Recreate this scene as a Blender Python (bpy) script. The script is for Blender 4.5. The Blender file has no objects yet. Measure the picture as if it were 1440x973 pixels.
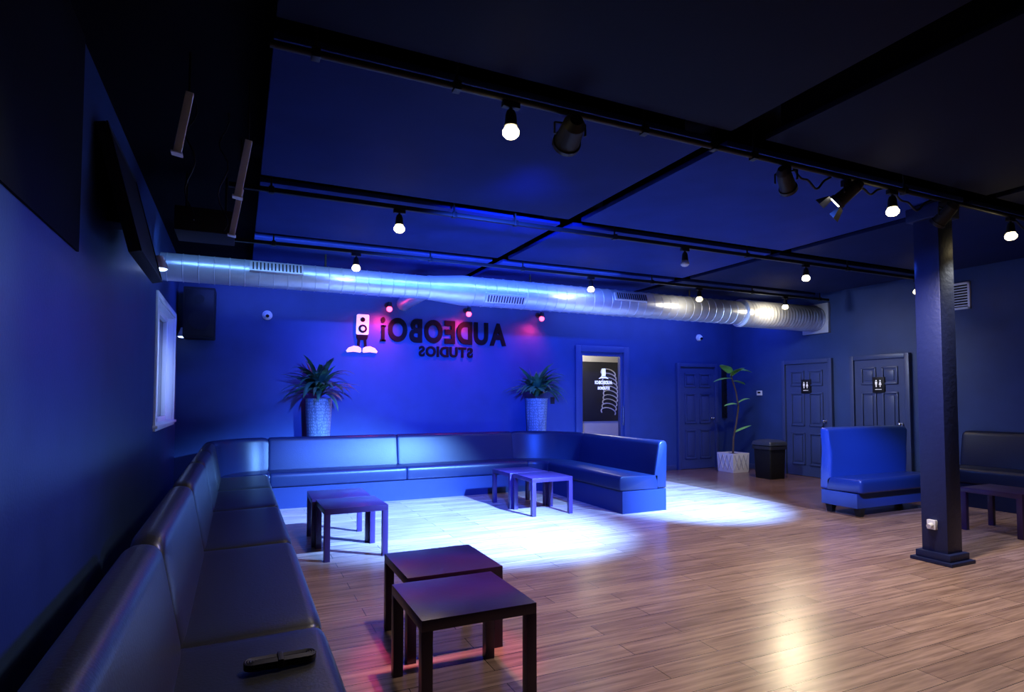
import bpy, bmesh, math, random
from mathutils import Vector, Matrix
random.seed(7)
S = bpy.context.scene
C = S.collection
PI = math.pi
S.view_settings.view_transform = 'Standard'

# ------------------------------------------------------------------ materials
def mat(name, col, rough=0.5, metal=0.0, bump=0.0, bscale=40, spec=0.5, emit=None, es=0, coat=0, var=0.0, vscale=3):
    m = bpy.data.materials.new(name); m.use_nodes = True
    nt = m.node_tree; b = nt.nodes['Principled BSDF']
    b.inputs['Base Color'].default_value = (*col, 1)
    b.inputs['Roughness'].default_value = rough
    b.inputs['Metallic'].default_value = metal
    b.inputs['Specular IOR Level'].default_value = spec
    b.inputs['Coat Weight'].default_value = coat
    if emit:
        b.inputs['Emission Color'].default_value = (*emit, 1); b.inputs['Emission Strength'].default_value = es
    tc = nt.nodes.new('ShaderNodeTexCoord')
    if bump:
        n = nt.nodes.new('ShaderNodeTexNoise'); n.inputs['Scale'].default_value = bscale; n.inputs['Detail'].default_value = 4
        nt.links.new(tc.outputs['Object'], n.inputs['Vector'])
        bp = nt.nodes.new('ShaderNodeBump'); bp.inputs['Strength'].default_value = bump; bp.inputs['Distance'].default_value = 0.02
        nt.links.new(n.outputs['Fac'], bp.inputs['Height']); nt.links.new(bp.outputs['Normal'], b.inputs['Normal'])
    if var:
        n2 = nt.nodes.new('ShaderNodeTexNoise'); n2.inputs['Scale'].default_value = vscale; n2.inputs['Detail'].default_value = 3
        nt.links.new(tc.outputs['Object'], n2.inputs['Vector'])
        r = nt.nodes.new('ShaderNodeValToRGB')
        r.color_ramp.elements[0].position = .3; r.color_ramp.elements[1].position = .7
        r.color_ramp.elements[0].color = (*[c*(1-var) for c in col], 1)
        r.color_ramp.elements[1].color = (*[min(1, c*(1+var)) for c in col], 1)
        nt.links.new(n2.outputs['Fac'], r.inputs['Fac']); nt.links.new(r.outputs['Color'], b.inputs['Base Color'])
    return m

M = {}
M['wall'] = mat('navy_wall_paint', (.021, .045, .155), .45, bump=.05, bscale=60, var=.1, spec=.4)
M['walldark'] = mat('dark_wall_and_shade', (.003, .003, .005), .8, bump=.05, bscale=40, spec=.1)
M['door'] = mat('navy_door_paint', (.032, .050, .145), .38, bump=.03, bscale=30, spec=.5)
M['deck'] = mat('black_ceiling_paint', (.002, .002, .004), .9, bump=.1, bscale=20, spec=.05)
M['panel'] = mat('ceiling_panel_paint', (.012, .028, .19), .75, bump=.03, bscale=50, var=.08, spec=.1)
M['panel_dim'] = mat('ceiling_panel_dim', (.009, .018, .11), .75, bump=.03, bscale=50, var=.08, spec=.1)  # this and the next two: same panel paint, fading light darkened in
M['panel_shade'] = mat('ceiling_panel_shade', (.006, .012, .06), .75, bump=.03, bscale=50, var=.08, spec=.1)
M['panel_deep_shade'] = mat('ceiling_panel_deep_shade', (.003, .004, .014), .75, bump=.03, bscale=50, var=.08, spec=.1)
M['vinyl'] = mat('black_vinyl', (.013, .013, .010), .34, bump=.06, bscale=90, spec=.36)
M['vinyl_blue_lit'] = mat('black_vinyl_blue_lit', (.004, .008, .034), .36, bump=.08, bscale=90, spec=.28)  # the same black vinyl, blue light on it tinted into the colour
M['bench_base'] = mat('bench_base_laminate', (.006, .013, .062), .42, bump=.03, bscale=40, spec=.25)
M['navyvinyl'] = mat('navy_vinyl', (.012, .036, .17), .32, bump=.06, bscale=80, spec=.5)
M['navyseat'] = mat('dark_navy_vinyl', (.008, .022, .10), .33, bump=.06, bscale=80, spec=.45)
M['black'] = mat('black_metal', (.007, .007, .009), .5, bump=.03, bscale=60, spec=.3)
M['blackgloss'] = mat('black_gloss', (.006, .006, .008), .12)
M['plate'] = mat('sign_plate_black', (.006, .006, .008), .5, bump=.01, spec=.2)
M['plastic'] = mat('black_plastic', (.008, .008, .010), .6, bump=.04, bscale=80, spec=.25)
M['binlid'] = mat('bin_lid_plastic', (.03, .035, .055), .35, bump=.04, bscale=60, spec=.5)
M['table'] = mat('black_brown_table', (.026, .012, .060), .30, bump=.03, bscale=30, var=.2, spec=.34)
M['column'] = mat('column_paint', (.009, .015, .070), .45, bump=.15, bscale=25, spec=.35)
M['white'] = mat('white_plastic', (.75, .76, .78), .4, bump=.02, bscale=50)
M['whiteframe'] = mat('window_frame_paint', (.80, .83, .90), .4, bump=.02, bscale=50)
M['steel'] = mat('galvanised_steel', (.66, .73, .88), .36, metal=.65, bump=.01, bscale=30, var=.08, vscale=6)
M['steelpale'] = mat('pale_steel', (.5, .5, .55), .4, metal=.5, bump=.03)
M['chrome'] = mat('satin_chrome', (.6, .6, .62), .25, metal=1, bump=.01)
M['letter'] = mat('black_letter', (.002, .002, .003), .6, bump=.01, spec=.1)
M['emblem'] = mat('emblem_white', (.85, .85, .87), .4, emit=(.9, .9, 1), es=.35)  # emblem is no lamp; a faint glow is put into its colour
M['leaf'] = mat('dark_green_leaf', (.05, .16, .065), .4, var=.4, vscale=6)
M['leaf2'] = mat('light_green_leaf', (.22, .50, .09), .4, var=.35, vscale=5)
M['stem'] = mat('brown_stem', (.08, .055, .035), .7, bump=.2, bscale=40)
M['soil'] = mat('potting_soil', (.02, .013, .01), .9, bump=.4, bscale=60)
M['bulb'] = mat('lit_bulb_glass', (1, 1, 1), .3, emit=(1, .82, .45), es=12, bump=.001)
M['bulboff'] = mat('unlit_bulb_glass', (.4, .42, .5), .2, bump=.001)
M['redbulb'] = mat('red_bulb_glass', (1, .1, .15), .3, emit=(1, .04, .10), es=10, bump=.001)
M['lens'] = mat('stage_lens', (.6, .65, .9), .2, emit=(.45, .6, 1), es=5, bump=.001)
M['lenswhite'] = mat('lit_white_lens', (.9, .9, .85), .2, emit=(1, .93, .75), es=10, bump=.001)
M['lensoff'] = mat('dark_lens', (.03, .03, .05), .1, bump=.001)
M['beige'] = mat('beige_wall_paint', (.60, .56, .49), .6, bump=.03)
M['paper'] = mat('white_print', (.8, .8, .8), .5, emit=(1, 1, 1), es=.7, bump=.01)  # print with a glow of its own added
M['signprint'] = mat('sign_print', (.7, .7, .72), .5, emit=(1, 1, 1), es=.25, bump=.01)  # weak glow added to the sign figures
M['poster'] = mat('dark_poster', (.02, .02, .025), .5, bump=.01)
M['postergrey'] = mat('poster_grey_print', (.6, .6, .62), .5, bump=.01)
M['binliner'] = mat('bin_liner', (.02, .02, .025), .4, bump=.3, bscale=20)

def glass_mat():
    m = bpy.data.materials.new('door_glass'); m.use_nodes = True; nt = m.node_tree
    for n in list(nt.nodes): nt.nodes.remove(n)
    o = nt.nodes.new('ShaderNodeOutputMaterial'); mx = nt.nodes.new('ShaderNodeMixShader')
    t = nt.nodes.new('ShaderNodeBsdfTransparent'); t.inputs[0].default_value = (.9, .91, .94, 1)
    g = nt.nodes.new('ShaderNodeBsdfGlossy'); g.inputs['Roughness'].default_value = .03
    f = nt.nodes.new('ShaderNodeFresnel'); f.inputs[0].default_value = 1.3
    nt.links.new(f.outputs[0], mx.inputs[0]); nt.links.new(t.outputs[0], mx.inputs[1]); nt.links.new(g.outputs[0], mx.inputs[2])
    nt.links.new(mx.outputs[0], o.inputs[0]); return m
M['glass'] = glass_mat()
M['nightglass'] = mat('night_window_glass', (.01, .012, .03), .06, bump=.005)

def floor_mat():
    m = bpy.data.materials.new('wood_plank_floor'); m.use_nodes = True
    nt = m.node_tree; b = nt.nodes['Principled BSDF']; L = nt.links
    tc = nt.nodes.new('ShaderNodeTexCoord')
    br = nt.nodes.new('ShaderNodeTexBrick'); br.offset = .37; br.offset_frequency = 2
    br.inputs['Scale'].default_value = 1; br.inputs['Brick Width'].default_value = 1.22
    br.inputs['Row Height'].default_value = .15; br.inputs['Mortar Size'].default_value = .0024
    br.inputs['Bias'].default_value = 0
    br.inputs['Color1'].default_value = (.385, .265, .245, 1); br.inputs['Color2'].default_value = (.275, .182, .168, 1)
    br.inputs['Mortar'].default_value = (.07, .045, .04, 1)
    L.new(tc.outputs['Object'], br.inputs['Vector'])
    mp = nt.nodes.new('ShaderNodeMapping'); mp.inputs['Scale'].default_value = (1.3, 22, 1)
    L.new(tc.outputs['Object'], mp.inputs['Vector'])
    n = nt.nodes.new('ShaderNodeTexNoise'); n.inputs['Scale'].default_value = 1.4; n.inputs['Detail'].default_value = 9; n.inputs['Roughness'].default_value = .6
    L.new(mp.outputs['Vector'], n.inputs['Vector'])
    r = nt.nodes.new('ShaderNodeValToRGB'); r.color_ramp.elements[0].position = .32; r.color_ramp.elements[1].position = .66
    r.color_ramp.elements[0].color = (.52, .47, .46, 1); r.color_ramp.elements[1].color = (1.2, 1.18, 1.16, 1)
    L.new(n.outputs['Fac'], r.inputs['Fac'])
    mx = nt.nodes.new('ShaderNodeMix'); mx.data_type = 'RGBA'; mx.blend_type = 'MULTIPLY'; mx.inputs[0].default_value = 1
    L.new(br.outputs['Color'], mx.inputs[6]); L.new(r.outputs['Color'], mx.inputs[7])
    # floor colour multiplied darker in front of the restroom doors
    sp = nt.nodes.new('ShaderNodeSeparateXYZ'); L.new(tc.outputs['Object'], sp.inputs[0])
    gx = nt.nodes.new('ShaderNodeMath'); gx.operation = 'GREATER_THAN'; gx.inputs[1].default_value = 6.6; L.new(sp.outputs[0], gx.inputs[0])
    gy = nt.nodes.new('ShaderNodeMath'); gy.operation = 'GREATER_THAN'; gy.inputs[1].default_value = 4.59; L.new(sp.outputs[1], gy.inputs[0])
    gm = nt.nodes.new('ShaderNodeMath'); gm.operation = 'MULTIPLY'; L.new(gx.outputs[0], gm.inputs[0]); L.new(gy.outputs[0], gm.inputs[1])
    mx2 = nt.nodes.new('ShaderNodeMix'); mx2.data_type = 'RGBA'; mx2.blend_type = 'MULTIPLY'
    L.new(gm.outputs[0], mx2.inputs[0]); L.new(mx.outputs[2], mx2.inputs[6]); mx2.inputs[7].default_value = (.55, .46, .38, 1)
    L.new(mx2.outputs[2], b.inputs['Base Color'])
    b.inputs['Roughness'].default_value = .27
    b.inputs['Specular IOR Level'].default_value = .55
    bp = nt.nodes.new('ShaderNodeBump'); bp.inputs['Strength'].default_value = .07; bp.inputs['Distance'].default_value = .01
    L.new(n.outputs['Fac'], bp.inputs['Height']); L.new(bp.outputs['Normal'], b.inputs['Normal'])
    return m
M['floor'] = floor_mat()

def woven_mat(name, c1, c2):
    m = bpy.data.materials.new(name); m.use_nodes = True
    nt = m.node_tree; b = nt.nodes['Principled BSDF']; L = nt.links
    tc = nt.nodes.new('ShaderNodeTexCoord')
    mp = nt.nodes.new('ShaderNodeMapping'); mp.inputs['Scale'].default_value = (1, 1, .5)
    L.new(tc.outputs['Object'], mp.inputs['Vector'])
    t = nt.nodes.new('ShaderNodeTexVoronoi'); t.feature = 'DISTANCE_TO_EDGE'; t.inputs['Scale'].default_value = 44; t.inputs['Randomness'].default_value = .5
    L.new(mp.outputs['Vector'], t.inputs['Vector'])
    r = nt.nodes.new('ShaderNodeValToRGB'); r.color_ramp.elements[0].position = .0; r.color_ramp.elements[1].position = .25
    r.color_ramp.elements[0].color = (*c1, 1); r.color_ramp.elements[1].color = (*c2, 1)
    L.new(t.outputs['Distance'], r.inputs['Fac']); L.new(r.outputs['Color'], b.inputs['Base Color'])
    bp = nt.nodes.new('ShaderNodeBump'); bp.inputs['Strength'].default_value = .3; bp.inputs['Distance'].default_value = .02
    L.new(t.outputs['Distance'], bp.inputs['Height']); L.new(bp.outputs['Normal'], b.inputs['Normal'])
    b.inputs['Roughness'].default_value = .5
    return m
M['planter'] = woven_mat('planter_weave', (.08, .11, .15), (.26, .31, .38))

# ------------------------------------------------------------------ builders
class MB:
    def __init__(s): s.bm = bmesh.new()
    def box(s, x0, x1, y0, y1, z0, z1, bev=0, mtx=None):
        v = bmesh.ops.create_cube(s.bm, size=1)['verts']
        for w in v:
            w.co = Vector(((x0+x1)/2 + w.co.x*(x1-x0), (y0+y1)/2 + w.co.y*(y1-y0), (z0+z1)/2 + w.co.z*(z1-z0)))
        if mtx is not None:
            for w in v: w.co = mtx @ w.co
        if bev:
            es = list({e for w in v for e in w.link_edges})
            bmesh.ops.bevel(s.bm, geom=es, offset=bev, segments=2, affect='EDGES', profile=.6)
        return s
    def cyl(s, p0, p1, r0, r1=None, seg=20):
        p0 = Vector(p0); p1 = Vector(p1); r1 = r0 if r1 is None else r1
        d = p1-p0; L = d.length
        q = Vector((0, 0, 1)).rotation_difference(d.normalized()).to_matrix().to_4x4()
        bmesh.ops.create_cone(s.bm, cap_ends=True, segments=seg, radius1=r0, radius2=r1, depth=L,
                              matrix=Matrix.Translation((p0+p1)/2) @ q)
        return s
    def sph(s, c, r, sc=(1, 1, 1), u=18, v=12):
        bmesh.ops.create_uvsphere(s.bm, u_segments=u, v_segments=v, radius=r,
                                  matrix=Matrix.Translation(c) @ Matrix.Diagonal((*sc, 1)))
        return s
    def loft(s, rings, cap=True):
        vs = [[s.bm.verts.new(p) for p in r] for r in rings]
        n = len(vs[0])
        for a, b in zip(vs[:-1], vs[1:]):
            for i in range(n):
                s.bm.faces.new((a[i], a[(i+1) % n], b[(i+1) % n], b[i]))
        if cap:
            s.bm.faces.new(list(reversed(vs[0]))); s.bm.faces.new(vs[-1])
        return s
    def tube(s, pts, r, seg=8):
        pts = [Vector(p) for p in pts]; rings = []
        t0 = (pts[1]-pts[0]).normalized()
        up = Vector((0, 0, 1)) if abs(t0.z) < .9 else Vector((1, 0, 0))
        nrm = t0.cross(up).normalized()
        for i, p in enumerate(pts):
            t = (pts[min(i+1, len(pts)-1)] - pts[max(i-1, 0)]).normalized()
            nrm = (nrm - t*nrm.dot(t)).normalized(); bn = t.cross(nrm)
            rr = r[i] if isinstance(r, (list, tuple)) else r
            rings.append([p + nrm*rr*math.cos(2*PI*k/seg) + bn*rr*math.sin(2*PI*k/seg) for k in range(seg)])
        return s.loft(rings)
    def lathe(s, prof, axis='z', c=(0, 0, 0), seg=32):
        rings = []
        for (r, h) in prof:
            ring = []
            for k in range(seg):
                a = 2*PI*k/seg
                if axis == 'z': p = (c[0]+r*math.cos(a), c[1]+r*math.sin(a), c[2]+h)
                else: p = (c[0]+h, c[1]+r*math.cos(a), c[2]+r*math.sin(a))
                ring.append(Vector(p))
            rings.append(ring)
        return s.loft(rings)
    def blade(s, base, az, length, tilt, bend, width, n=7, fold=.25):
        p = Vector(base); prev = None
        for i in range(n+1):
            t = i/n
            el = tilt - bend*t
            d = Vector((math.cos(az)*math.cos(el), math.sin(az)*math.cos(el), math.sin(el)))
            side = Vector((-math.sin(az), math.cos(az), 0))
            up = d.cross(side)
            w = width*(math.sin(PI*min(1, .12+.88*t))**.8 if t < 1 else 0.02)
            a = s.bm.verts.new(p + side*w - up*w*fold); m = s.bm.verts.new(p); b = s.bm.verts.new(p - side*w - up*w*fold)
            if prev:
                s.bm.faces.new((prev[0], prev[1], m, a)); s.bm.faces.new((prev[1], prev[2], b, m))
            prev = (a, m, b)
            p = p + d*(length/n)
        return s
    def poly(s, pts2, y0, y1):               # polygon in x,z extruded along y
        a = [s.bm.verts.new((x, y0, z)) for x, z in pts2]; b = [s.bm.verts.new((x, y1, z)) for x, z in pts2]
        n = len(a)
        s.bm.faces.new(a); s.bm.faces.new(list(reversed(b)))
        for i in range(n): s.bm.faces.new((a[i], b[i], b[(i+1) % n], a[(i+1) % n]))
        return s
    def build(s, name, m, parent=None, ang=35, recalc=True):
        if recalc: bmesh.ops.recalc_face_normals(s.bm, faces=s.bm.faces)
        me = bpy.data.meshes.new(name); s.bm.to_mesh(me); s.bm.free()
        return link(name, me, m, parent, ang)

def link(name, me, m, parent=None, ang=35):
    me.materials.clear(); me.materials.append(M[m] if isinstance(m, str) else m)
    me.shade_smooth(); me.set_sharp_from_angle(angle=math.radians(ang))
    o = bpy.data.objects.new(name, me); C.objects.link(o)
    if parent: o.parent = parent
    return o

def thing(name, label, cat, loc=(0, 0, 0), rz=0, group=None):
    o = bpy.data.objects.new(name, None); C.objects.link(o); o.empty_display_size = .1
    o.location = loc; o.rotation_euler = (0, 0, rz); o['label'] = label; o['category'] = cat
    if group: o['group'] = group
    return o
def tag(o, label, cat, group=None):
    o['label'] = label; o['category'] = cat
    if group: o['group'] = group
    return o
def struct(o):
    o['kind'] = 'structure'; return o
def dup(root, loc, rz, label):
    r = root.copy(); C.objects.link(r); r.location = loc; r.rotation_euler = (0, 0, rz); r['label'] = label
    for ch in list(root.children):
        c = ch.copy(); C.objects.link(c); c.parent = r
        for g in list(ch.children):
            d = g.copy(); C.objects.link(d); d.parent = c
    return r

def round_poly(pts, rads, seg=5):
    out = []; n = len(pts)
    for i in range(n):
        p = Vector(pts[i]); a = Vector(pts[i-1]); b = Vector(pts[(i+1) % n]); r = rads[i]
        if r <= 0: out.append(p); continue
        u = (a-p).normalized(); v = (b-p).normalized()
        p0 = p+u*r; p1 = p+v*r
        for k in range(seg+1):
            t = k/seg
            out.append(p0*(1-t)**2 + p*2*t*(1-t) + p1*t**2)
    return out

# ------------------------------------------------------------------ room shell
XL, XR, YB, YF, ZC = -.78, 9.3, 9.2, -2.2, 3.3
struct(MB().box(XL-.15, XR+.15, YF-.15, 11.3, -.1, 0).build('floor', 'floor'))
ceil = struct(MB().box(XL-.15, XR+.15, YF-.15, 11.3, ZC, ZC+.1).build('ceiling', 'deck'))
for i, (x0, x1) in enumerate(((.12, 2.82), (2.96, 5.67), (5.81, 8.6))):
    for j, (y0, y1) in enumerate(((-1.4, .62), (.76, 2.77), (2.94, 4.82), (4.98, 6.52), (6.68, 9.15))):
        pm = 'panel_deep_shade' if j < 2 else ('panel_shade' if i == 2 else ('panel_dim' if j == 2 and i == 0 else 'panel'))  # light falloff put into the panel colour by row and column
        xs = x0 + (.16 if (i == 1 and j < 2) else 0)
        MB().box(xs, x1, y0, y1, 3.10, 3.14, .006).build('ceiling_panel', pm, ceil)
        MB().box(x0+.17, x1-.12, y0+.12, y1-.12, 3.139, ZC+.005).build('ceiling_batten', 'deck', ceil)
struct(MB().box(XL-.15, 5.62, YB, YB+.15, 0, ZC).box(6.54, XR+.15, YB, YB+.15, 0, ZC).box(5.62, 6.54, YB, YB+.15, 2.24, ZC).build('wall_back', 'wall'))
# left wall with window opening
WY0, WY1, WZ0, WZ1 = 6.95, 8.74, 1.12, 2.44
struct(MB().box(XL-.15, XL, YF, WY0, 0, ZC).box(XL-.15, XL, WY1, YB, 0, ZC).box(XL-.15, XL, WY0, WY1, 0, WZ0).box(XL-.15, XL, WY0, WY1, WZ1, ZC).build('wall_left', 'wall'))
struct(MB().box(XR, XR+.15, YF, YB, 0, ZC).build('wall_right', 'wall'))
struct(MB().box(XL-.15, XR+.15, YF-.15, YF, 0, ZC).build('wall_front', 'walldark'))
struct(MB().box(5.2, 8.3, 11.0, 11.15, 0, ZC).box(5.1, 5.2, YB+.15, 11.15, 0, ZC).box(8.3, 8.4, YB+.15, 11.15, 0, ZC).build('wall_beyond', 'beige'))
struct(MB().box(XL, 5.5, YB-.015, YB, 0, .1, .004).box(6.66, 7.78, YB-.015, YB, 0, .1, .004).box(8.86, XR, YB-.015, YB, 0, .1, .004).build('baseboard_back', 'door'))
struct(MB().box(XR-.015, XR, 7.93, YB-.02, 0, .1, .004).box(XR-.015, XR, YF, 5.62, 0, .1, .004).build('baseboard_right', 'door'))
struct(MB().box(XL, XL+.015, YF, YB-.02, 0, .1, .004).build('baseboard_left', 'door'))
# thin dark sheet that paints the shade onto the upper left wall
struct(MB().box(XL, XL+.012, YF, 3.7, 2.16, ZC).build('shade_sheet', 'walldark'))
# window
w = struct(MB().box(XL-.13, XL-.12, WY0, WY1, WZ0, WZ1).build('window_1', 'nightglass'))
fr = MB(); fw = .055
for (a, b, c, d) in ((WY0-fw, WY0, WZ0-fw, WZ1+fw), (WY1, WY1+fw, WZ0-fw, WZ1+fw), (WY0, WY1, WZ1, WZ1+fw), (WY0, WY1, WZ0-fw, WZ0)):
    fr.box(XL, XL+.022, a, b, c, d, .004)
fr.build('window_frame', 'whiteframe', w)
MB().box(XL-.119, XL-.001, WY1-.012, WY1, WZ0, WZ1).box(XL-.119, XL-.001, WY0, WY0+.012, WZ0, WZ1).box(XL-.119, XL-.001, WY0+.012, WY1-.012, WZ1-.012, WZ1).build('window_reveal', 'whiteframe', w)
MB().box(XL-.12, XL-.07, (WY0+WY1)/2-.03, (WY0+WY1)/2+.03, WZ0, WZ1-.012, .004).box(XL-.12, XL-.07, WY0+.012, WY1-.012, WZ1-.07, WZ1-.012, .004).box(XL-.12, XL-.07, WY0+.012, WY1-.012, WZ0+.006, WZ0+.06, .004).box(XL-.12, XL-.07, WY1-.07, WY1-.012, WZ0+.06, WZ1-.07, .004).build('window_sash', 'whiteframe', w)
MB().box(XL-.119, XL+.045, WY0-.08, WY1+.08, WZ0-.025, WZ0+.005, .006).build('window_sill', 'whiteframe', w)

# ------------------------------------------------------------------ doors
def panel_door(name, loc, rz, width=.86, h=2.02):
    leaf = MB(); t = .03
    leaf.box(0, width, -t, -.002, .008, h)
    st, mid = .11, .09
    pw = (width-2*st-mid)/2
    for (z0, z1) in ((.2, .78), (.9, 1.5), (1.62, 1.9)):
        for x0 in (st, st+pw+mid):
            x1 = x0+pw
            for (a, b, c, d) in ((x0, x1, z0, z0+.03), (x0, x1, z1-.03, z1), (x0, x0+.03, z0, z1), (x1-.03, x1, z0, z1)):
                leaf.box(a, b, -t-.02, -t+.001, c, d, .008)
            leaf.box(x0+.06, x1-.06, -t-.014, -t+.001, z0+.06, z1-.06, .01)
    o = struct(leaf.build(name, 'door'))
    o.location = loc; o.rotation_euler = (0, 0, rz)
    f = MB(); fw = .075
    f.box(-fw, -.003, -.065, -.002, 0, h+fw, .006).box(width+.003, width+fw, -.065, -.002, 0, h+fw, .006).box(-.003, width+.003, -.065, -.002, h+.004, h+fw, .006)
    f.build('door_frame', 'door', o)
    k = MB(); kx = width-.07
    k.cyl((kx, -t, 1.0), (kx, -t-.012, 1.0), .03).cyl((kx, -t-.01, 1.0), (kx, -t-.05, 1.0), .01).sph((kx, -t-.06, 1.0), .027, (1, .8, 1))
    k.build('door_knob', 'chrome', o)
    return o
panel_door('door_1', (7.88, YB, 0), 0, .88)
panel_door('door_2', (XR, 7.86, 0), -PI/2, .88)
d3 = panel_door('door_3', (XR, 6.50, 0), -PI/2, .82)

# glazed studio door
gd = struct(MB().box(5.50, 5.61, YB-.05, YB+.1, 0, 2.36, .008).box(6.55, 6.66, YB-.05, YB+.1, 0, 2.36, .008).box(5.61, 6.55, YB-.05, YB+.1, 2.25, 2.36, .008).build('door_4', 'door'))
lf = MB(); lf.box(5.615, 5.665, YB, YB+.045, .01, 2.245, .004).box(6.495, 6.545, YB, YB+.045, .01, 2.245, .004).box(5.665, 6.495, YB, YB+.045, 2.18, 2.245, .004).box(5.665, 6.495, YB, YB+.045, .01, .25, .004)
lf = lf.build('door_leaf', 'door', gd)
MB().box(5.665, 6.495, YB+.018, YB+.026, .25, 2.18).build('glass_pane', 'glass', gd)
MB().cyl((6.52, YB-.05, .9), (6.52, YB-.05, 1.25), .012).cyl((6.52, YB-.05, .93), (6.52, YB+.01, .93), .008).cyl((6.52, YB-.05, 1.22), (6.52, YB+.01, 1.22), .008).build('door_handle', 'chrome', gd)
# poster on the wall of the room beyond
po = thing('wall_poster', 'dark poster with a pale ribbed graphic seen through the glazed door', 'poster', (7.22, 11.0, .90))
MB().box(-.48, .52, -.02, 0, .0, 1.30, .003).build('sheet', 'poster', po)
rib = MB()
for k in range(10):
    z = .20+k*.095; cx = .20+.06*math.sin(k*.35)
    rib.tube([(cx+.19*math.cos(t), -.026, z+.09*math.sin(t)-.03*math.cos(t)) for t in [PI*(-.15+1.3*j/10) for j in range(11)]], [.013]*11, 6)
rib.build('ribbed_print', 'postergrey', po)

# ------------------------------------------------------------------ lettering (the photo shows it mirrored)
def glyph_mesh(txt, size, depth, off):
    cu = bpy.data.curves.new('glyph', 'FONT'); cu.body = txt; cu.size = size; cu.extrude = depth/2; cu.offset = off; cu.resolution_u = 6
    o = bpy.data.objects.new('glyph', cu); C.objects.link(o)
    dg = bpy.context.evaluated_depsgraph_get(); dg.update()
    me = bpy.data.meshes.new_from_object(o.evaluated_get(dg))
    bpy.data.objects.remove(o); bpy.data.curves.remove(cu)
    return me
def dotted_i():
    bm = bmesh.new(); mb = MB(); mb.bm.free(); mb.bm = bm
    mb.box(0, .13, 0, .46, -.05, .05).box(-.05, .18, 0, .05, -.05, .05).box(-.05, .13, .41, .46, -.05, .05)
    mb.cyl((.065, .61, -.05), (.065, .61, .05), .085, seg=18)
    me = bpy.data.meshes.new('letter'); bm.to_mesh(me); bm.free(); return me
def mirrored_word(word, xr, xl, z0, height, y, depth, m, parent, off=.012, gap=.06):
    items = []
    for ch in word:
        me = dotted_i() if ch == 'i' else glyph_mesh(ch, 1.0, .1, off*2)
        xs = [v.co.x for v in me.vertices]; ys = [v.co.y for v in me.vertices]
        items.append((me, min(xs), max(xs), min(ys), max(ys)))
    tot = sum(i[2]-i[1] for i in items) + gap*(len(items)-1)
    sx = (xr-xl)/tot; x = xr
    for me, a, b, c, d in items:
        sy = height/(d-c)
        for v in me.vertices:
            X, Y, Z = v.co
            v.co = Vector((x-(X-a)*sx, y-depth/2-Z*depth/.1, z0+(Y-c)*sy))
        bm = bmesh.new(); bm.from_mesh(me); bmesh.ops.recalc_face_normals(bm, faces=bm.faces); bm.to_mesh(me); bm.free()
        me.name = 'letter'
        link('letter', me, m, parent)
        x -= (b-a)*sx + gap*sx
sign = thing('wall_lettering', 'large black studio name lettering mounted mirrored on the blue back wall', 'sign', (0, 0, 0))
mirrored_word('AUDEOBOi', 4.13, 1.98, 2.29, .38, YB, .03, 'letter', sign, .02, .09)
sign2 = thing('wall_lettering', 'small black second line of lettering below the large wall letters', 'sign', (0, 0, 0))
mirrored_word('STUDIOS', 3.52, 2.60, 2.07, .17, YB, .03, 'letter', sign2, .02, .08)
em = thing('wall_emblem', 'white loudspeaker emblem on legs with white shoes left of the wall lettering', 'emblem', (1.70, YB, 2.10))
em.scale = (.82, 1, .82)
MB().poly(round_poly([(-.11, .34), (.12, .34), (.13, .72), (-.10, .72)], [.03]*4), -.03, 0).build('speaker_box', 'emblem', em)
MB().cyl((.01, -.04, .45), (.01, -.03, .45), .08).build('speaker_cone', 'letter', em)
MB().cyl((.01, -.04, .62), (.01, -.03, .62), .045).build('speaker_cone', 'letter', em)
MB().sph((.01, -.04, .45), .04, (1, .4, 1)).build('cone_centre', 'emblem', em)
MB().poly(round_poly([(-.09, .24), (.09, .24), (.12, .335), (-.11, .335)], [.03]*4), -.027, 0).build('body', 'letter', em)
for s in (-1, 1):
    MB().poly([(s*.03, .25), (s*.08, .25), (s*.09, .10), (s*.045, .10)], -.025, 0).build('leg', 'letter', em)
    MB().poly([(s*.012, .02), (s*.02, .085), (s*.07, .115), (s*.15, .125), (s*.24, .09), (s*.29, .03), (s*.27, .0), (s*.15, .015), (s*.03, .0)], -.035, 0).build('shoe', 'emblem', em)
# print on the glass
gp = thing('door_decal', 'white printed emblem and small lettering on the glazed door', 'decal', (0, 0, 0))
mirrored_word('AUDEOBOI', 6.32, 5.94, 1.66, .065, YB+.018, .004, 'paper', gp, .02, .07)
mirrored_word('STUDIOS', 6.26, 6.00, 1.56, .055, YB+.018, .004, 'paper', gp, .02, .07)
MB().poly(round_poly([(6.09, 1.81), (6.17, 1.81), (6.17, 1.95), (6.09, 1.95)], [.015]*4), YB+.012, YB+.018).poly([(6.02, 1.76), (6.08, 1.80), (6.18, 1.80), (6.24, 1.76), (6.13, 1.775)], YB+.012, YB+.018).build('emblem', 'paper', gp)

def restroom_sign(y, label):
    s = thing('restroom_sign', label, 'sign', (XR-.03, y, 1.52), -PI/2)
    s.scale = (.85, 1, .85)
    MB().box(-.115, .115, -.024, 0, -.04, .255, .003).build('plate', 'plate', s)
    p = MB()
    for cx, skirt in ((-.04, 0), (.036, 1)):
        p.cyl((cx, -.028, .19), (cx, -.023, .19), .013, seg=14)
        if skirt: p.poly([(cx-.009, .17), (cx+.009, .17), (cx+.026, .11), (cx+.009, .11), (cx+.007, .07), (cx-.007, .07), (cx-.009, .11), (cx-.026, .11)], -.028, -.023)
        else: p.poly([(cx-.019, .17), (cx+.019, .17), (cx+.019, .12), (cx+.010, .12), (cx+.009, .07), (cx-.009, .07), (cx-.010, .12), (cx-.019, .12)], -.028, -.023)
    p.box(-.06, .06, -.027, -.023, .02, .03)
    p.build('pictogram', 'signprint', s)
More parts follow.
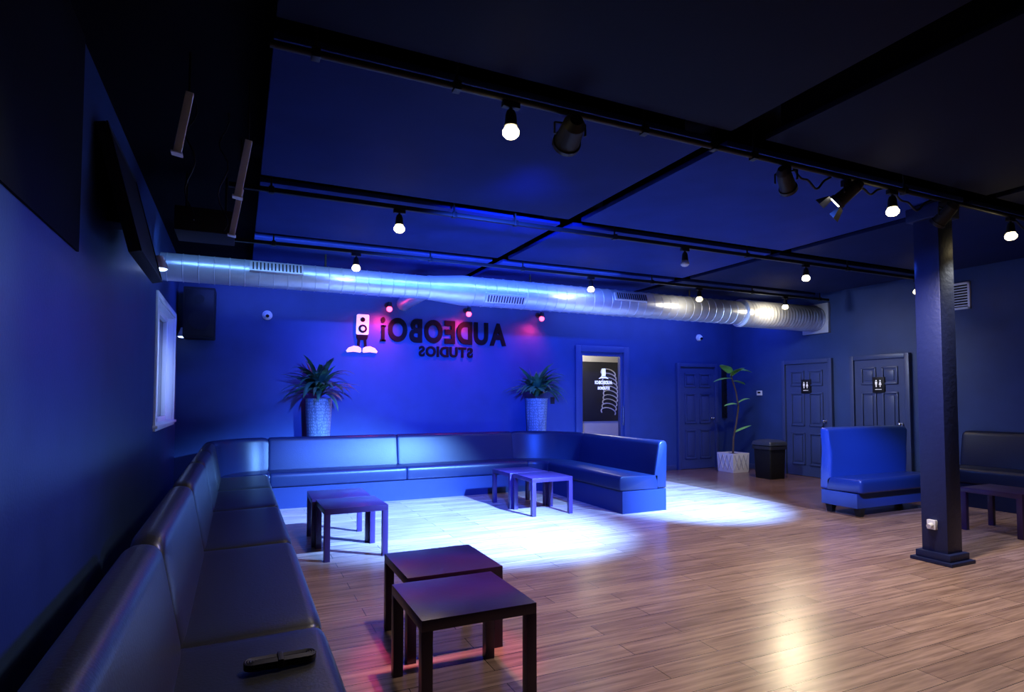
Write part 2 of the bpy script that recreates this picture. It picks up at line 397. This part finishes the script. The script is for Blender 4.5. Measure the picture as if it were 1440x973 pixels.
restroom_sign(7.42, 'black restroom sign with white figures on the door nearer the potted tree')
restroom_sign(6.09, 'black restroom sign with white figures on the door nearer the column')

# ------------------------------------------------------------------ banquette benches
P_BASE = [Vector(p) for p in ((0.0, 0), (.66, 0), (.66, .27), (0.0, .27))]
P_SEAT = round_poly([(-.035, .275), (.54, .275), (.54, .44), (-.035, .46)], [.03, 0, 0, .06])
P_BACK = round_poly([(.485, .43), (.565, .87), (.69, .87), (.665, .275), (.545, .275)], [.02, .06, .06, 0, 0])
def frames_line(p, q, n, k=1.0):
    p = Vector(p); q = Vector(q); n = Vector(n); L = (q-p).length
    ts = [0, .006*k, .02*k, .045*k, .08*k]; ts = ts + [L*j/8 for j in range(1, 8)] + [L-t for t in ts[::-1]]
    ins = [.05*k, .028*k, .013*k, .004*k, 0]; ins = ins + [0]*7 + ins[::-1]
    d = (q-p).normalized()
    return [(p+d*t, n, i) for t, i in zip(ts, ins)]
def frames_arc(c, r, a0, a1):
    out = []; N = 28
    for k in range(N+1):
        a = math.radians(a0+(a1-a0)*k/N); n = Vector((math.cos(a), math.sin(a)))
        i = {0: .025, N: .025, 1: .006, N-1: .006}.get(k, 0)
        out.append((Vector(c)+n*r, n, i))
    return out
def sweep(prof, frames, inset=True, zs=1, z0=0, lim=.4):
    cen = sum((Vector(p) for p in prof), Vector((0, 0)))/len(prof)
    rings = []
    for (p, n, i) in frames:
        ring = []
        for q in prof:
            v = Vector(q)
            if inset and i:
                d = (v-cen); v = v - d.normalized()*min(i, d.length*lim)
            ring.append(Vector((p.x+n.x*v.x, p.y+n.y*v.x, z0+v.y*zs)))
        rings.append(ring)
    return MB().loft(rings)
def banquette(label, frames, vin='vinyl_blue_lit', zs=1, base='bench_base', group='banquette sections', seat=.5):
    c = sum((f[0] for f in frames), Vector((0, 0)))/len(frames)
    t = thing('banquette_section', label, 'bench', (c.x, c.y, 0), 0, group)
    fr = [(p-c, n, i) for p, n, i in frames]
    sweep(P_BASE, fr, False, zs).build('base', base, t)
    sweep(P_SEAT, [(p, n, i*seat) for p, n, i in fr], True, zs).build('seat_cushion', vin, t)
    sweep(P_BACK, fr, True, zs, 0, .5).build('backrest', vin, t)
    return t
FX, FY, AX = .31, 8.06, 4.23
left_seg = [(.95, 2.64, 'black vinyl banquette section nearest the camera with the cable bundle on its seat'),
            (2.64, 4.23, 'black vinyl banquette section along left wall, opposite the front pair of tables'),
            (4.23, 5.65, 'black vinyl banquette section along left wall, third from the camera'),
            (5.65, 6.85, 'black vinyl banquette section along left wall, fourth from the camera, by the blue lit tables'),
            (6.85, 8.0, 'black vinyl banquette section along left wall next to the corner section under the window')]
for y0, y1, lb in left_seg:
    banquette(lb, frames_line((FX, y0), (FX, y1), (-1, 0), 1.7), 'vinyl', base='vinyl', seat=.35)
banquette('curved black vinyl corner section where left and back banquettes meet', frames_arc((FX+.06, 8.0), .06, 180, 90))
banquette('straight black vinyl banquette section on back wall in front of the left planter', frames_line((FX+.06, FY), (2.12, FY), (0, 1), .5))
banquette('straight black vinyl banquette section on back wall below the wall lettering', frames_line((2.12, FY), (AX-.25, FY), (0, 1), .5))
banquette('curved black vinyl corner section in front of the right planter', frames_arc((AX-.25, FY-.25), .25, 90, 0))
banquette('black vinyl end section of the banquette in front of the glazed door', frames_line((AX, FY-.25), (AX, 5.97), (1, 0), .5))

# folded cable bundle on the seat
cb = thing('cable_bundle', 'flat black folded cable bundle lying on the nearest bench seat', 'cable', (.15, 2.28, .459))
pts = []
for lay in range(3):
    for k in range(4):
        hw = .006+.0085*k if lay % 2 == 0 else .0315-.0085*k
        for j in range(20):
            a = j/20*2*PI
            x = .085*(1 if math.cos(a) > 0 else -1) + hw*math.cos(a); y = hw*math.sin(a)
            pts.append((x, y, .006+lay*.0085+.0008*math.sin(a*3)))
MB().tube(pts, .0046, 6).build('cord', 'plastic', cb)
MB().box(-.010, .010, -.040, .040, .0, .033, .006).build('cable_tie', 'plastic', cb)

# ------------------------------------------------------------------ freestanding booth and right booth
bt = thing('booth_seat', 'short blue lit booth seat on block legs left of the column', 'bench', (7.36, 4.62, 0))
fl = [(p-Vector((7.36, 4.62)), n, i) for p, n, i in frames_line((6.62, 4.62), (8.1, 4.62), (0, 1), .6)]
PB = [Vector(p) for p in ((0.03, .10), (.50, .10), (.50, .27), (0.03, .27))]
sweep(PB, fl, False).build('base', 'navyvinyl', bt)
sweep(round_poly([(-.03, .275), (.44, .275), (.44, .43), (-.03, .45)], [.03, 0, 0, .06]), fl, True).build('seat_cushion', 'navyseat', bt)
bb = sweep(round_poly([(.36, .42), (.38, .7), (.44, 1.02), (.56, 1.04), (.53, .7), (.51, .275), (.42, .275)], [.02, .1, .04, .04, .1, 0, 0]), fl, True)
for v in bb.bm.verts:                         # the back flares wider towards its top and wraps forward at the ends
    h = max(0, (v.co.z-.45)/.6)
    x = v.co.x-.0
    v.co.x = x*(1+.055*h*h); v.co.y -= .09*h*(x/.74)**4
bb.build('backrest', 'navyvinyl', bt)
for sx in (-.66, .66):
    for sy in (.06, .43):
        MB().loft([[Vector((sx+a*r, sy+b*r, z)) for a, b in ((-1, -1), (1, -1), (1, 1), (-1, 1))] for z, r in ((0, .03), (.10, .045))]).build('leg', 'plastic', bt)
rb = banquette('dark booth bench against the right wall behind the column', frames_line((8.58, 4.86), (8.58, 2.2), (1, 0)), zs=1.1, base='vinyl_blue_lit', group='right wall booths')
del rb['group']

# ------------------------------------------------------------------ tables
def make_table(loc, label):
    t = thing('side_table', label, 'table', loc, 0, 'low square side tables')
    MB().box(-.275, .275, -.275, .275, .40, .45, .003).build('tabletop', 'table', t)
    for sx in (-1, 1):
        for sy in (-1, 1):
            x = sx*.25; y = sy*.25
            MB().box(x-.025, x+.025, y-.025, y+.025, 0, .401, .002).build('leg', 'table', t)
    return t
t0 = make_table((1.0, 2.76, 0), 'black square side table nearest the camera')
for (x, y, r, lb) in ((1.10, 3.375, 0, 'black square side table right behind the nearest table'),
                      (.95, 5.57, .02, 'nearer table of the blue lit pair by the left banquette'),
                      (.92, 6.14, -.02, 'farther table of the blue lit pair by the left banquette'),
                      (3.44, 6.55, 0, 'nearer table of the pair in front of the right banquette arm'),
                      (3.40, 7.12, .02, 'farther table of the pair in front of the right banquette arm'),
                      (7.32, 3.5, 0, 'dark low table right of the column by the right booth')):
    dup(t0, (x, y, 0), r, lb)

# ------------------------------------------------------------------ column
CX = 5.53
co = thing('column', 'square dark painted support column with wide base plate', 'column', (CX, 3.12, 0))
MB().box(-.105, .105, -.105, .105, .05, ZC-.001, .012).build('shaft', 'column', co)
MB().box(-.17, .17, -.17, .17, 0, .03, .006).box(-.14, .14, -.14, .14, .03, .09, .01).build('base_plate', 'column', co)
MB().box(-.15, .15, -.14, .14, 2.96, 3.08, .01).build('capital', 'column', co)
ol = MB().box(-.14, -.10, -.03, .04, .28, .36, .006).build('outlet_box', 'white', co)
MB().cyl((-.14, .0, .32), (-.18, .0, .31), .02).build('plug', 'white', ol)

# ------------------------------------------------------------------ duct
DY, DZ = 7.2, 2.80
def duct_prof(x0, x1, r):
    pr = [(.001, x0), (r, x0)]
    x = x0+.06
    while x < x1-.05:
        pr += [(r, x-.007), (r+.005, x-.003), (r+.005, x+.003), (r, x+.007)]; x += .15
    pr += [(r, x1), (.001, x1)]
    return pr
du = thing('air_duct', 'long round galvanised spiral air duct crossing the room below the ceiling', 'duct', (0, DY, DZ))
MB().lathe(duct_prof(XL+.002, 2.15, .148), 'x', seg=64).build('narrow_run', 'steel', du, 15)
MB().lathe([(.001, 2.14), (.156, 2.14), (.156, 2.2), (.195, 2.6), (.195, 2.68), (.001, 2.68)], 'x', seg=64).build('reducer', 'steel', du, 15)
MB().lathe(duct_prof(2.67, 7.5, .19), 'x', seg=64).build('wide_run', 'steel', du, 15)
er = [(.001, 7.45), (.228, 7.45), (.228, 7.52)]
x = 7.53
while x < XR-.12:
    er += [(.213, x), (.226, x+.035)]; x += .07
er += [(.213, XR-.06), (.001, XR-.06)]
MB().lathe(er, 'x', seg=64).build('end_run', 'steel', du, 15)
MB().box(XR-.06, XR-.001, -.26, .26, -.26, .26, .006).build('wall_collar', 'steelpale', du)
MB().tube([(2.2, .1, 0), (2.2, .5, .02), (2.25, 1.0, .05), (2.3, 1.5, .08), (2.35, 1.999, .1)], [.11]*5, 24).build('branch', 'steel', du)
for gx, gr in ((.36, .148), (5.15, .19), (3.15, .19)):
    mt = Matrix.Rotation(math.radians(-20 if gx != 3.15 else 30), 4, 'X')
    g = MB().box(gx-.28, gx+.28, -gr-.025, -gr+.03, -.06, .06, .004, mt)
    gv = g.build('grille', 'steelpale', du)
    s_ = MB()
    for k in range(14):
        s_.box(gx-.25+k*.038, gx-.25+k*.038+.014, -gr-.032, -gr-.02, -.045, .045, 0, mt)
    s_.build('louvre', 'black', gv)
for hx, r in ((.9, .148), (3.6, .19), (6.4, .19)):
    MB().cyl((hx, 0, r-.01), (hx, 0, 3.1-DZ), .012).build('hanger_rod', 'black', du)

# ------------------------------------------------------------------ lighting pipes / tracks
def track(y, x0, x1, label, pipe=False, hang=()):
    t = thing('lighting_track', label, 'lighting track', (0, y, 3.02))
    if pipe: MB().cyl((x0, 0, 0), (x1, 0, 0), .018).build('pipe', 'black', t)
    else: MB().box(x0, x1, -.018, .018, -.018, .018, .003).build('rail', 'black', t)
    for x in hang:
        MB().cyl((x, 0, .0), (x, 0, ZC-3.02), .008, seg=10).box(x-.02, x+.02, -.026, .026, -.026, .026, .004).build('hanger', 'black', t)
    return t
track(2.85, .1, 9.0, 'front black lighting pipe carrying the stage lights', True, (.3, 1.0, 2.2, 2.75, 3.1, 4.7, 6.6, 8.2))
track(4.90, -.1, 9.0, 'middle black lighting track between front pipe and duct', False, (.2, 1.7, 2.3, 3.4, 5.2, 6.9, 8.5))
track(6.60, -.1, 8.8, 'rear black lighting track nearest the duct', False, (.3, 2.0, 3.2, 5.2, 7.1, 8.6))

def light_point(loc, e, col, r=.04):
    l = bpy.data.lights.new('lamp_glow', 'POINT'); l.energy = e; l.color = col; l.shadow_soft_size = r
    o = bpy.data.objects.new('lamp_glow', l); C.objects.link(o); o.location = loc; return o
def light_spot(loc, target, e, col, size, blend=.5, r=.06):
    l = bpy.data.lights.new('spot_beam', 'SPOT'); l.energy = e; l.color = col; l.spot_size = math.radians(size); l.spot_blend = blend; l.shadow_soft_size = r
    o = bpy.data.objects.new('spot_beam', l); C.objects.link(o); o.location = loc
    o.rotation_euler = (Vector(target)-Vector(loc)).to_track_quat('-Z', 'Y').to_euler(); return o
def light_area(loc, target, e, col, sx, sy):
    l = bpy.data.lights.new('added_wash', 'AREA'); l.energy = e; l.color = col; l.shape = 'RECTANGLE'; l.size = sx; l.size_y = sy
    o = bpy.data.objects.new('added_wash', l); C.objects.link(o); o.location = loc
    o.rotation_euler = (Vector(target)-Vector(loc)).to_track_quat('-Z', 'Y').to_euler(); return o

WARM = (1, .82, .58)
def track_lamp(x, y, label, lit=True, e=40, z=2.84, col=WARM):
    t = thing('track_lamp', label, 'lamp', (x, y, 3.0), 0, 'track lamps')
    d = z-3.0; k = .88
    MB().box(-.05, .05, -.018, .018, -.03, .002, .004).cyl((0, 0, -.02), (0, 0, d+.10), .009).build('stem', 'black', t)
    MB().lathe([(.001, d+.115), (.022, d+.115), (.03, d+.09), (.034, d+.045), (.038, d+.03), (.001, d+.03)], 'z', seg=20).build('socket', 'black', t)
    MB().lathe([(.001, d+.04), (.030*k, d+.035), (.052*k, d+.004), (.050*k, d-.016), (.032*k, d-.032), (.001, d-.038)], 'z', seg=20).build('bulb', 'bulb' if lit else 'bulboff', t)
    if lit: light_spot((x, y, z-.09), (x, y, 0), e, col, 150, .7, .05)
track_lamp(1.31, 2.85, 'large bright lamp on front pipe beside the first black stage light', e=130)
track_lamp(4.55, 2.85, 'bright lamp on front pipe left of the column top', e=330)
track_lamp(6.2, 2.85, 'bright lamp on front pipe right of the column', e=80, col=(.85, .9, 1))
track_lamp(1.21, 4.90, 'leftmost lit lamp on the middle track', e=22)
track_lamp(4.3, 4.90, 'unlit lamp on the middle track', lit=False)
track_lamp(6.15, 4.90, 'lit lamp on the middle track above the booth seat', e=50)
track_lamp(8.3, 4.90, 'rightmost lit lamp on the middle track beside the column', e=9)
track_lamp(1.15, 6.60, 'leftmost lit lamp on the rear track', e=14)
track_lamp(4.2, 6.60, 'lit lamp on the rear track at the middle of the duct', e=18)
track_lamp(6.05, 6.60, 'lit lamp on the rear track before the wide duct joint', e=30)
track_lamp(7.8, 6.60, 'rightmost bright lamp on the rear track at the duct end', e=90)
light_spot((7.8, 6.60, 2.74), (2.65, 2.2, 0), 120, (1, .84, .55), 36, 1, .18)  # extra beam added at the rear lamp for its streak on the floor
for (x, e, cl) in ((1.15, 3, (.5, .7, 1)), (4.2, 5, (.9, .9, .9)), (6.05, 13, (1, .85, .6)), (7.8, 28, (1, .80, .48))):       # sideways glow of the rear lamps on the duct
    light_spot((x, 6.68, 2.82), (x, 7.2, 2.82), e, cl, 150, 1, .06)
# added blue area light without a fixture, brightening the duct
light_area((2.0, 6.64, 3.06), (2.0, 7.2, 2.75), 20, (.20, .44, 1), 5.4, .04)

def stage_light(x, label, target, lens, z=2.895, barn=False, y=2.85, rr=.055):
    t = thing('stage_light', label, 'stage light', (x, y, 3.0), 0, 'stage lights')
    m = Vector((0, 0, z-3.0)); d = (Vector(target)-Vector((x, y, z))).normalized()
    w_ = d.cross(Vector((0, 0, 1))).normalized()
    p = m+d*.085; b = m-d*.085
    MB().cyl(b, p-d*.02, rr*.85, rr).cyl(b-d*.04, b, rr*.5, rr*.85).build('body', 'plastic', t)
    MB().cyl(p-d*.025, p, rr*1.12, rr*1.12).build('rim', 'black', t)
    MB().cyl(p-d*.004, p+d*.006, rr*.9, rr*.85).build('lens', lens, t)
    yk = MB(); h = rr+.016
    for s in (-1, 1):
        yk.tube([m+w_*h*s*.9, m+w_*h*s, Vector((w_.x*h*s, w_.y*h*s, -.04))], .006, 8)
    yk.tube([Vector((w_.x*h, w_.y*h, -.04)), Vector((-w_.x*h, -w_.y*h, -.04))], .006, 8)
    yk.build('yoke', 'black', t)
    MB().box(-.02, .02, -.03, .03, -.045, .0025, .005).build('clamp', 'black', t)
    if barn:
        up = w_.cross(d)
        for s in (-1, 1):
            MB().loft([[p+up*s*rr+w_*k*rr+d*q for k, q in ((-1, 0), (1, 0), (1.3, .08), (-1.3, .08))],
                       [p+up*s*(rr+.004+(.04 if q else 0))+w_*k*rr+d*q for k, q in ((-1, 0), (1, 0), (1.3, .08), (-1.3, .08))]]).build('barn_door', 'black', t)
    return Vector((x, y, 3.0))+p+d*.04
BLUE = (.15, .39, 1.0); DEEP = (.018, .085, 1.0)
a = stage_light(1.68, 'black stage light hanging right of the large front lamp', (3.2, 9.2, 1.2), 'lensoff', rr=.075)
light_spot(a, (3.6, 9.2, .5), 5400, DEEP, 70, 1)
b = stage_light(3.40, 'black stage light on front pipe beside the long ceiling gap', (7.2, 4.9, .7), 'lensoff')
light_spot(b, (6.75, 4.85, .75), 3600, (.05, .20, 1), 20, 1)
light_spot(b, (5.5, 3.1, 1.6), 260, (.05, .15, 1), 60, 1)
c = stage_light(4.02, 'stage light with barn doors left of the bright lamp by the column', (2.3, 6.4, 0), 'lenswhite', barn=True)
light_spot(c, (2.2, 6.35, 0), 30000, BLUE, 49, 1)
d = stage_light(5.22, 'black stage light in front of the column top', (5.5, 6.3, 0), 'lensoff')
light_spot(d, (5.45, 6.6, 0), 28000, BLUE, 41, 1)
light_spot(a, (-.78, 3.0, 1.0), 280, (.03, .07, 1), 66, 1)  # second beam added without its own fixture, turns the left wall blue
light_spot(c, (-.75, 7.9, 1.8), 3200, (.35, .5, 1), 12, 1)  # extra narrow beam added to brighten the window
light_spot((1.15, 2.9, 2.95), (1.05, 3.06, .45), 260, (1, .04, .18), 22, .5)
light_spot((1.25, 2.4, 2.74), (-.78, 2.0, 1.75), 150, (.9, 1, .6), 54, 1)  # added spot with no fixture, makes the pale patch on the left wall
# blue area lights added out of sight behind the duct, brightening the back wall
light_area((2.2, 8.2, 3.05), (2.2, 9.2, 1.9), 56, (.05, .10, 1), 5.4, .12)
light_area((7.2, 8.2, 3.05), (7.3, 9.2, 1.4), 64, (.08, .15, 1), 3.6, .12)
light_spot((6.1, 6.62, 2.74), (9.3, 6.7, 1.3), 190, (.6, .72, 1), 80, 1)  # spot added near a rear lamp to brighten the right wall and doors
# lamp of the room beyond the glazed door
light_point((6.3, 10.3, 2.6), 75, (1, .92, .8), .1)

# cables draped on the front pipe
for k, (x0, x1, sag, lb) in enumerate(((3.5, 3.9, .10, 'black power cable draped between the stage lights left of the column'),
                                      (4.12, 4.48, .06, 'short black power cable between the barn door light and the bright lamp'),
                                      (4.6, 5.1, .10, 'black power cable looping from lamp to column top'),
                                      (6.3, 7.4, .13, 'black power cable sagging from front pipe right of the column'))):
    pts = []
    for i in range(21):
        t = i/20
        pts.append((x0+(x1-x0)*t, 2.876, 3.02-sag*math.sin(PI*t)*(1+.25*math.sin(t*13))))
    tag(MB().tube(pts, .008, 8).build('power_cable', 'black'), lb, 'cable')

# red spot lamps above the lettering
for i, (x, lb, e) in enumerate(((2.09, 'red wall lamp above the left end of the lettering', 95), (3.40, 'red wall lamp above the middle of the lettering', 60), (4.75, 'red wall lamp right of the lettering', 34))):
    t = thing('red_wall_lamp', lb, 'lamp', (x, YB, 2.86), 0, 'red lamps over the lettering')
    MB().cyl((0, .002, 0), (0, -.015, 0), .045).cyl((0, -.01, 0), (0, -.16, -.01), .01).build('arm', 'black', t)
    MB().cyl((0, -.17, .03), (0, -.155, -.04), .03, .042).build('shade', 'black', t)
    MB().sph((0, -.152, -.08), .044).build('bulb', 'redbulb', t)
    light_spot((x, YB-.32, 2.68), (x-.25, YB-.02, 2.2), e, (1, .03, .16), 125, 1, .06)

# ------------------------------------------------------------------ planters with spiky plants
def planter(x, y, lbp, lbl, seed):
    t = thing('tall_planter', lbp, 'planter', (x, y, 0), 0, 'tall planters')
    MB().lathe([(.001, 0), (.12, 0), (.125, .02), (.188, 1.38), (.195, 1.40), (.18, 1.40), (.175, 1.34), (.001, 1.34)], 'z', seg=32).build('pot', 'planter', t)
    MB().lathe([(.001, 1.335), (.174, 1.335), (.17, 1.36), (.001, 1.37)], 'z', seg=24).build('soil', 'soil', t)
    p = thing('spiky_plant', lbl, 'plant', (x, y, 1.372), 0, 'spiky potted plants')
    rnd = random.Random(seed); f = MB()
    for k in range(110):
        az = rnd.uniform(0, 2*PI); tl = rnd.uniform(.3, 1.45); ln = rnd.uniform(.42, .66); bd = rnd.uniform(.8, 2.0)
        s_ = math.sin(az)
        if s_ > .15: tl = rnd.uniform(1.2, 1.5); bd = rnd.uniform(.1, .5); ln *= .75-.3*s_
        f.blade((.04*math.cos(az), .04*s_, rnd.uniform(.06, .22)), az, ln, tl, bd, rnd.uniform(.028, .048))
    f.build('foliage', 'leaf', p, recalc=False)
    MB().cyl((0, 0, 0), (0, 0, .2), .03, .02).build('stem', 'stem', p)
planter(1.05, 8.96, 'tall tapered woven planter behind the left part of the back banquette', 'spiky dark green plant in the planter left of the lettering', 3)
planter(4.60, 8.96, 'tall tapered woven planter behind the curved corner section', 'spiky dark green plant in the planter beside the glazed door', 9)

# potted tree
pt = thing('square_planter', 'white square planter with lattice pattern by the back door', 'planter', (8.62, 8.55, 0))
q = MB()
q.loft([[Vector((a*r, b*r, z)) for a, b in ((-1, -1), (1, -1), (1, 1), (-1, 1))] for z, r in ((0, .19), (.02, .195), (.36, .205), (.36, .185), (.33, .183))])
q.build('pot', 'white', pt)
lat = MB()
for rz in range(4):
    mt = Matrix.Rotation(rz*PI/2, 4, 'Z')
    for k in (-1, 0, 1):
        for s in (-1, 1):
            pa = mt @ Vector((k*.11-.055*s, -.199, .05)); pb = mt @ Vector((k*.11+.055*s, -.206, .33))
            lat.cyl(pa, pb, .008, seg=6)
lat.build('lattice', 'steelpale', pt)
MB().box(-.18, .18, -.18, .18, .30, .335, .01).build('soil', 'soil', pt)
tr = thing('potted_tree', 'slender curved tree with few broad leaves in the white square planter', 'plant', (8.62, 8.55, .336))
tp = [(0, 0, 0), (.02, 0, .3), (.08, -.02, .6), (.14, -.02, .9), (.10, 0, 1.2), (.0, 0, 1.45), (-.03, 0, 1.55)]
MB().tube(tp, [.02, .018, .017, .016, .014, .012, .008], 10).build('trunk', 'stem', tr)
f = MB()
for (bz, bx, az, ln, tl, bd, wd) in ((1.55, -.03, 3.4, .42, .9, 1.2, .11), (1.55, -.03, -.4, .46, .6, 1.3, .11), (1.5, -.02, -1.5, .38, .9, 1.2, .09),
                                    (1.45, 0, 2.8, .40, .2, .9, .10), (1.4, .02, -.1, .32, .2, 1.0, .08), (.95, .14, 3.2, .38, .3, .9, .08), (.98, .14, -.4, .28, .8, 1.2, .07),
                                    (.42, .05, -.3, .38, .6, .6, .08)):
    f.blade((bx, 0, bz), az, ln, tl, bd, wd, 9)
f.build('foliage', 'leaf2', tr, recalc=False)

# bin
bn = thing('trash_bin', 'black plastic trash bin on the floor below the thermostat', 'bin', (8.50, 7.58, 0))
sq = lambda r, z, r2=None: [Vector((x, y, z)) for x, y in [(p.x, p.y) for p in round_poly([(-r, -(r2 or r)), (r, -(r2 or r)), (r, (r2 or r)), (-r, (r2 or r))], [.04]*4)]]
MB().loft([sq(.17, 0), sq(.175, .01), sq(.19, .52), sq(.205, .52), sq(.205, .56), sq(.18, .56), sq(.175, .50)]).build('body', 'plastic', bn)
MB().loft([sq(.208, .51), sq(.210, .52), sq(.210, .565), sq(.19, .575), sq(.17, .52)]).build('liner', 'binliner', bn)
MB().loft([sq(.205, .575), sq(.215, .58), sq(.215, .60), sq(.20, .64), sq(.14, .67), sq(.06, .68)]).build('lid', 'binlid', bn)

# small wall fittings
th = thing('thermostat', 'small white thermostat on the right wall above the trash bin', 'thermostat', (XR, 8.5, 1.5))
MB().box(-.025, .003, -.06, .06, -.045, .05, .006).build('case', 'white', th)
MB().box(-.028, -.024, -.035, .035, -.005, .03, .001).build('display', 'plastic', th)
sw = thing('light_switch', 'small dark switch plate on back wall beside the glazed door', 'switch', (5.04, YB, 1.36))
MB().box(-.04, .04, -.01, .002, -.06, .06, .003).build('plate', 'plastic', sw)
MB().box(-.012, .012, -.018, -.009, -.025, .025, .003).build('rocker', 'black', sw)
rk = thing('coat_rack', 'tall narrow black rack with hooks on the back wall by the corner', 'rack', (9.05, YB, 1.0))
MB().box(-.06, .06, -.025, .003, 0, 1.05, .006).build('board', 'plastic', rk)
for k in range(8):
    MB().tube([(0, -.02, .08+k*.125), (0, -.07, .07+k*.125), (0, -.085, .10+k*.125)], .009, 8).build('hook', 'black', rk)
vt = thing('wall_vent', 'pale louvred vent high on the right wall beside the column', 'vent', (XR, 4.92, 2.66))
fr = MB()
for (a_, b_, c_, d_) in ((-.15, .15, 0, .03), (-.15, .15, .35, .38), (-.15, -.12, 0, .38), (.12, .15, 0, .38)): fr.box(-.03, .002, a_, b_, c_, d_, .004)
fr.build('frame', 'whiteframe', vt)
sl = MB()
for k in range(8): sl.box(-.025, -.004, -.12, .12, .045+k*.038, .06+k*.038, .002)
sl.build('slat', 'whiteframe', vt)
MB().box(-.004, 0, -.13, .13, .02, .36).build('backing', 'plastic', vt)

def dome_cam(x, z, lb):
    t = thing('security_camera', lb, 'camera', (x, YB, z), 0, 'security cameras')
    MB().cyl((0, .002, 0), (0, -.03, 0), .07, .065, 24).build('base', 'white', t)
    MB().sph((0, -.04, -.005), .055, (1, .9, 1)).build('ball', 'white', t)
    MB().cyl((0, -.08, -.02), (0, -.1, -.025), .026, .022).build('lens', 'blackgloss', t)
dome_cam(.35, 2.60, 'white dome security camera on back wall left of the emblem')
dome_cam(8.40, 2.62, 'white dome security camera on back wall above the panel door')

# loudspeaker in the corner
sp = thing('loudspeaker', 'black loudspeaker hung high on back wall in the left corner', 'speaker', (-.50, YB, 2.20))
MB().poly(round_poly([(-.19, 0), (.19, 0), (.19, .68), (-.19, .68)], [.02]*4), -.36, -.06).build('cabinet', 'plastic', sp)
MB().box(-.17, .17, -.37, -.358, .03, .65, .004).build('grille', 'black', sp)
MB().box(-.06, .06, -.065, .003, .2, .5, .004).build('bracket', 'black', sp)
MB().cyl((0, -.376, .24), (0, -.369, .24), .13, seg=28).build('driver', 'plastic', sp)
MB().cyl((0, -.376, .52), (0, -.369, .52), .06, seg=24).build('driver', 'plastic', sp)

# little white wall lights on left wall
def wall_light(y, z, lb):
    t = thing('wall_light', lb, 'lamp', (XL, y, z), 0, 'left wall lamps')
    MB().cyl((-.002, 0, .05), (.02, 0, .05), .05).cyl((.015, 0, .05), (.09, 0, .03), .012).build('arm', 'black', t)
    MB().cyl((.09, 0, .12), (.09, 0, .0), .03, .075, 24).build('shade', 'white', t)
    MB().cyl((.09, 0, .002), (.09, 0, -.012), .066, .05, 24).build('diffuser', 'lens', t)
wall_light(6.3, 2.60, 'small lit wall lamp on left wall just before the duct')
wall_light(8.95, 2.22, 'small lit wall lamp low beside the window')

# screen on left wall
tv = thing('wall_screen', 'black tilted flat screen on the left wall beside the dark shade sheet', 'screen', (-.66, 4.52, 2.62))
mt = Matrix.Rotation(math.radians(-14), 4, 'Y')
MB().box(-.03, .03, -.52, .52, -.38, .38, .008, mt).build('housing', 'plastic', tv)
MB().box(.031, .034, -.50, .50, -.36, .36, 0, mt).build('display', 'plastic', tv)
bz = MB()
for (a_, b_, c_, d_) in ((-.52, .52, -.38, -.365), (-.52, .52, .365, .38), (-.52, -.505, -.38, .38), (.505, .52, -.38, .38)): bz.box(.03, .04, a_, b_, c_, d_, .002, mt)
bz.build('bezel', 'black', tv)
MB().box(-.122, -.02, -.1, .1, -.1, .1, .004).build('wall_mount', 'black', tv)

# hanging brackets, upper left
for (x, y, z, lb) in ((-.33, 3.62, 2.72, 'pale steel hanging bracket nearest the left wall'), (-.03, 3.8, 2.58, 'pale steel hanging bracket at the edge of the ceiling panel'), (-.07, 4.72, 2.58, 'pale steel hanging bracket farther from the camera')):
    t = thing('hanging_bracket', lb, 'bracket', (x, y, z), 0, 'hanging brackets')
    mt = Matrix.Rotation(math.radians(9), 4, 'Y')
    MB().box(-.02, .02, -.012, .012, 0, .36, .003, mt).box(-.028, .028, -.03, .03, 0, .01, .002, mt).build('channel', 'whiteframe', t)
    MB().cyl((.054, 0, .34), (.054, 0, ZC-z), .006, seg=8).build('rod', 'black', t)
for k, (x, y, lb) in enumerate(((-.3, 4.1, 'thin loose cable hanging beside the flat screen'), (-.12, 4.3, 'thin loose cable hanging between the steel brackets'))):
    pts = [(x+.03*math.sin(i*.9+k), y+.05*math.sin(i*.6), 3.3-i*.05) for i in range(17)]
    tag(MB().tube(pts, .005, 6).build('loose_cable', 'black'), lb, 'cable')
jb = thing('ceiling_box', 'black equipment box hanging under the ceiling in the left corner', 'box', (-.28, 5.6, 2.86))
MB().box(-.22, .22, -.2, .2, -.1, .1, .01).build('case', 'plastic', jb)
for s in (-.15, .15): MB().cyl((s, 0, .09), (s, 0, ZC-2.86), .01, seg=8).build('rod', 'black', jb)

# ------------------------------------------------------------------ world + camera
W = bpy.data.worlds.new('World'); S.world = W; W.use_nodes = True
W.node_tree.nodes['Background'].inputs[0].default_value = (.01, .02, .08, 1)
W.node_tree.nodes['Background'].inputs[1].default_value = .05
cam = bpy.data.cameras.new('Camera'); co_ = bpy.data.objects.new('Camera', cam); C.objects.link(co_)
cam.sensor_width = 36; cam.sensor_fit = 'HORIZONTAL'; cam.lens = 36*830/1440; cam.clip_start = .05
co_.location = (0, 0, 1.4)
co_.rotation_euler = (math.radians(90+2.4), 0, math.radians(-24.8))
cam.shift_y = (73.5-830*math.tan(math.radians(2.4)))/1440
S.camera = co_
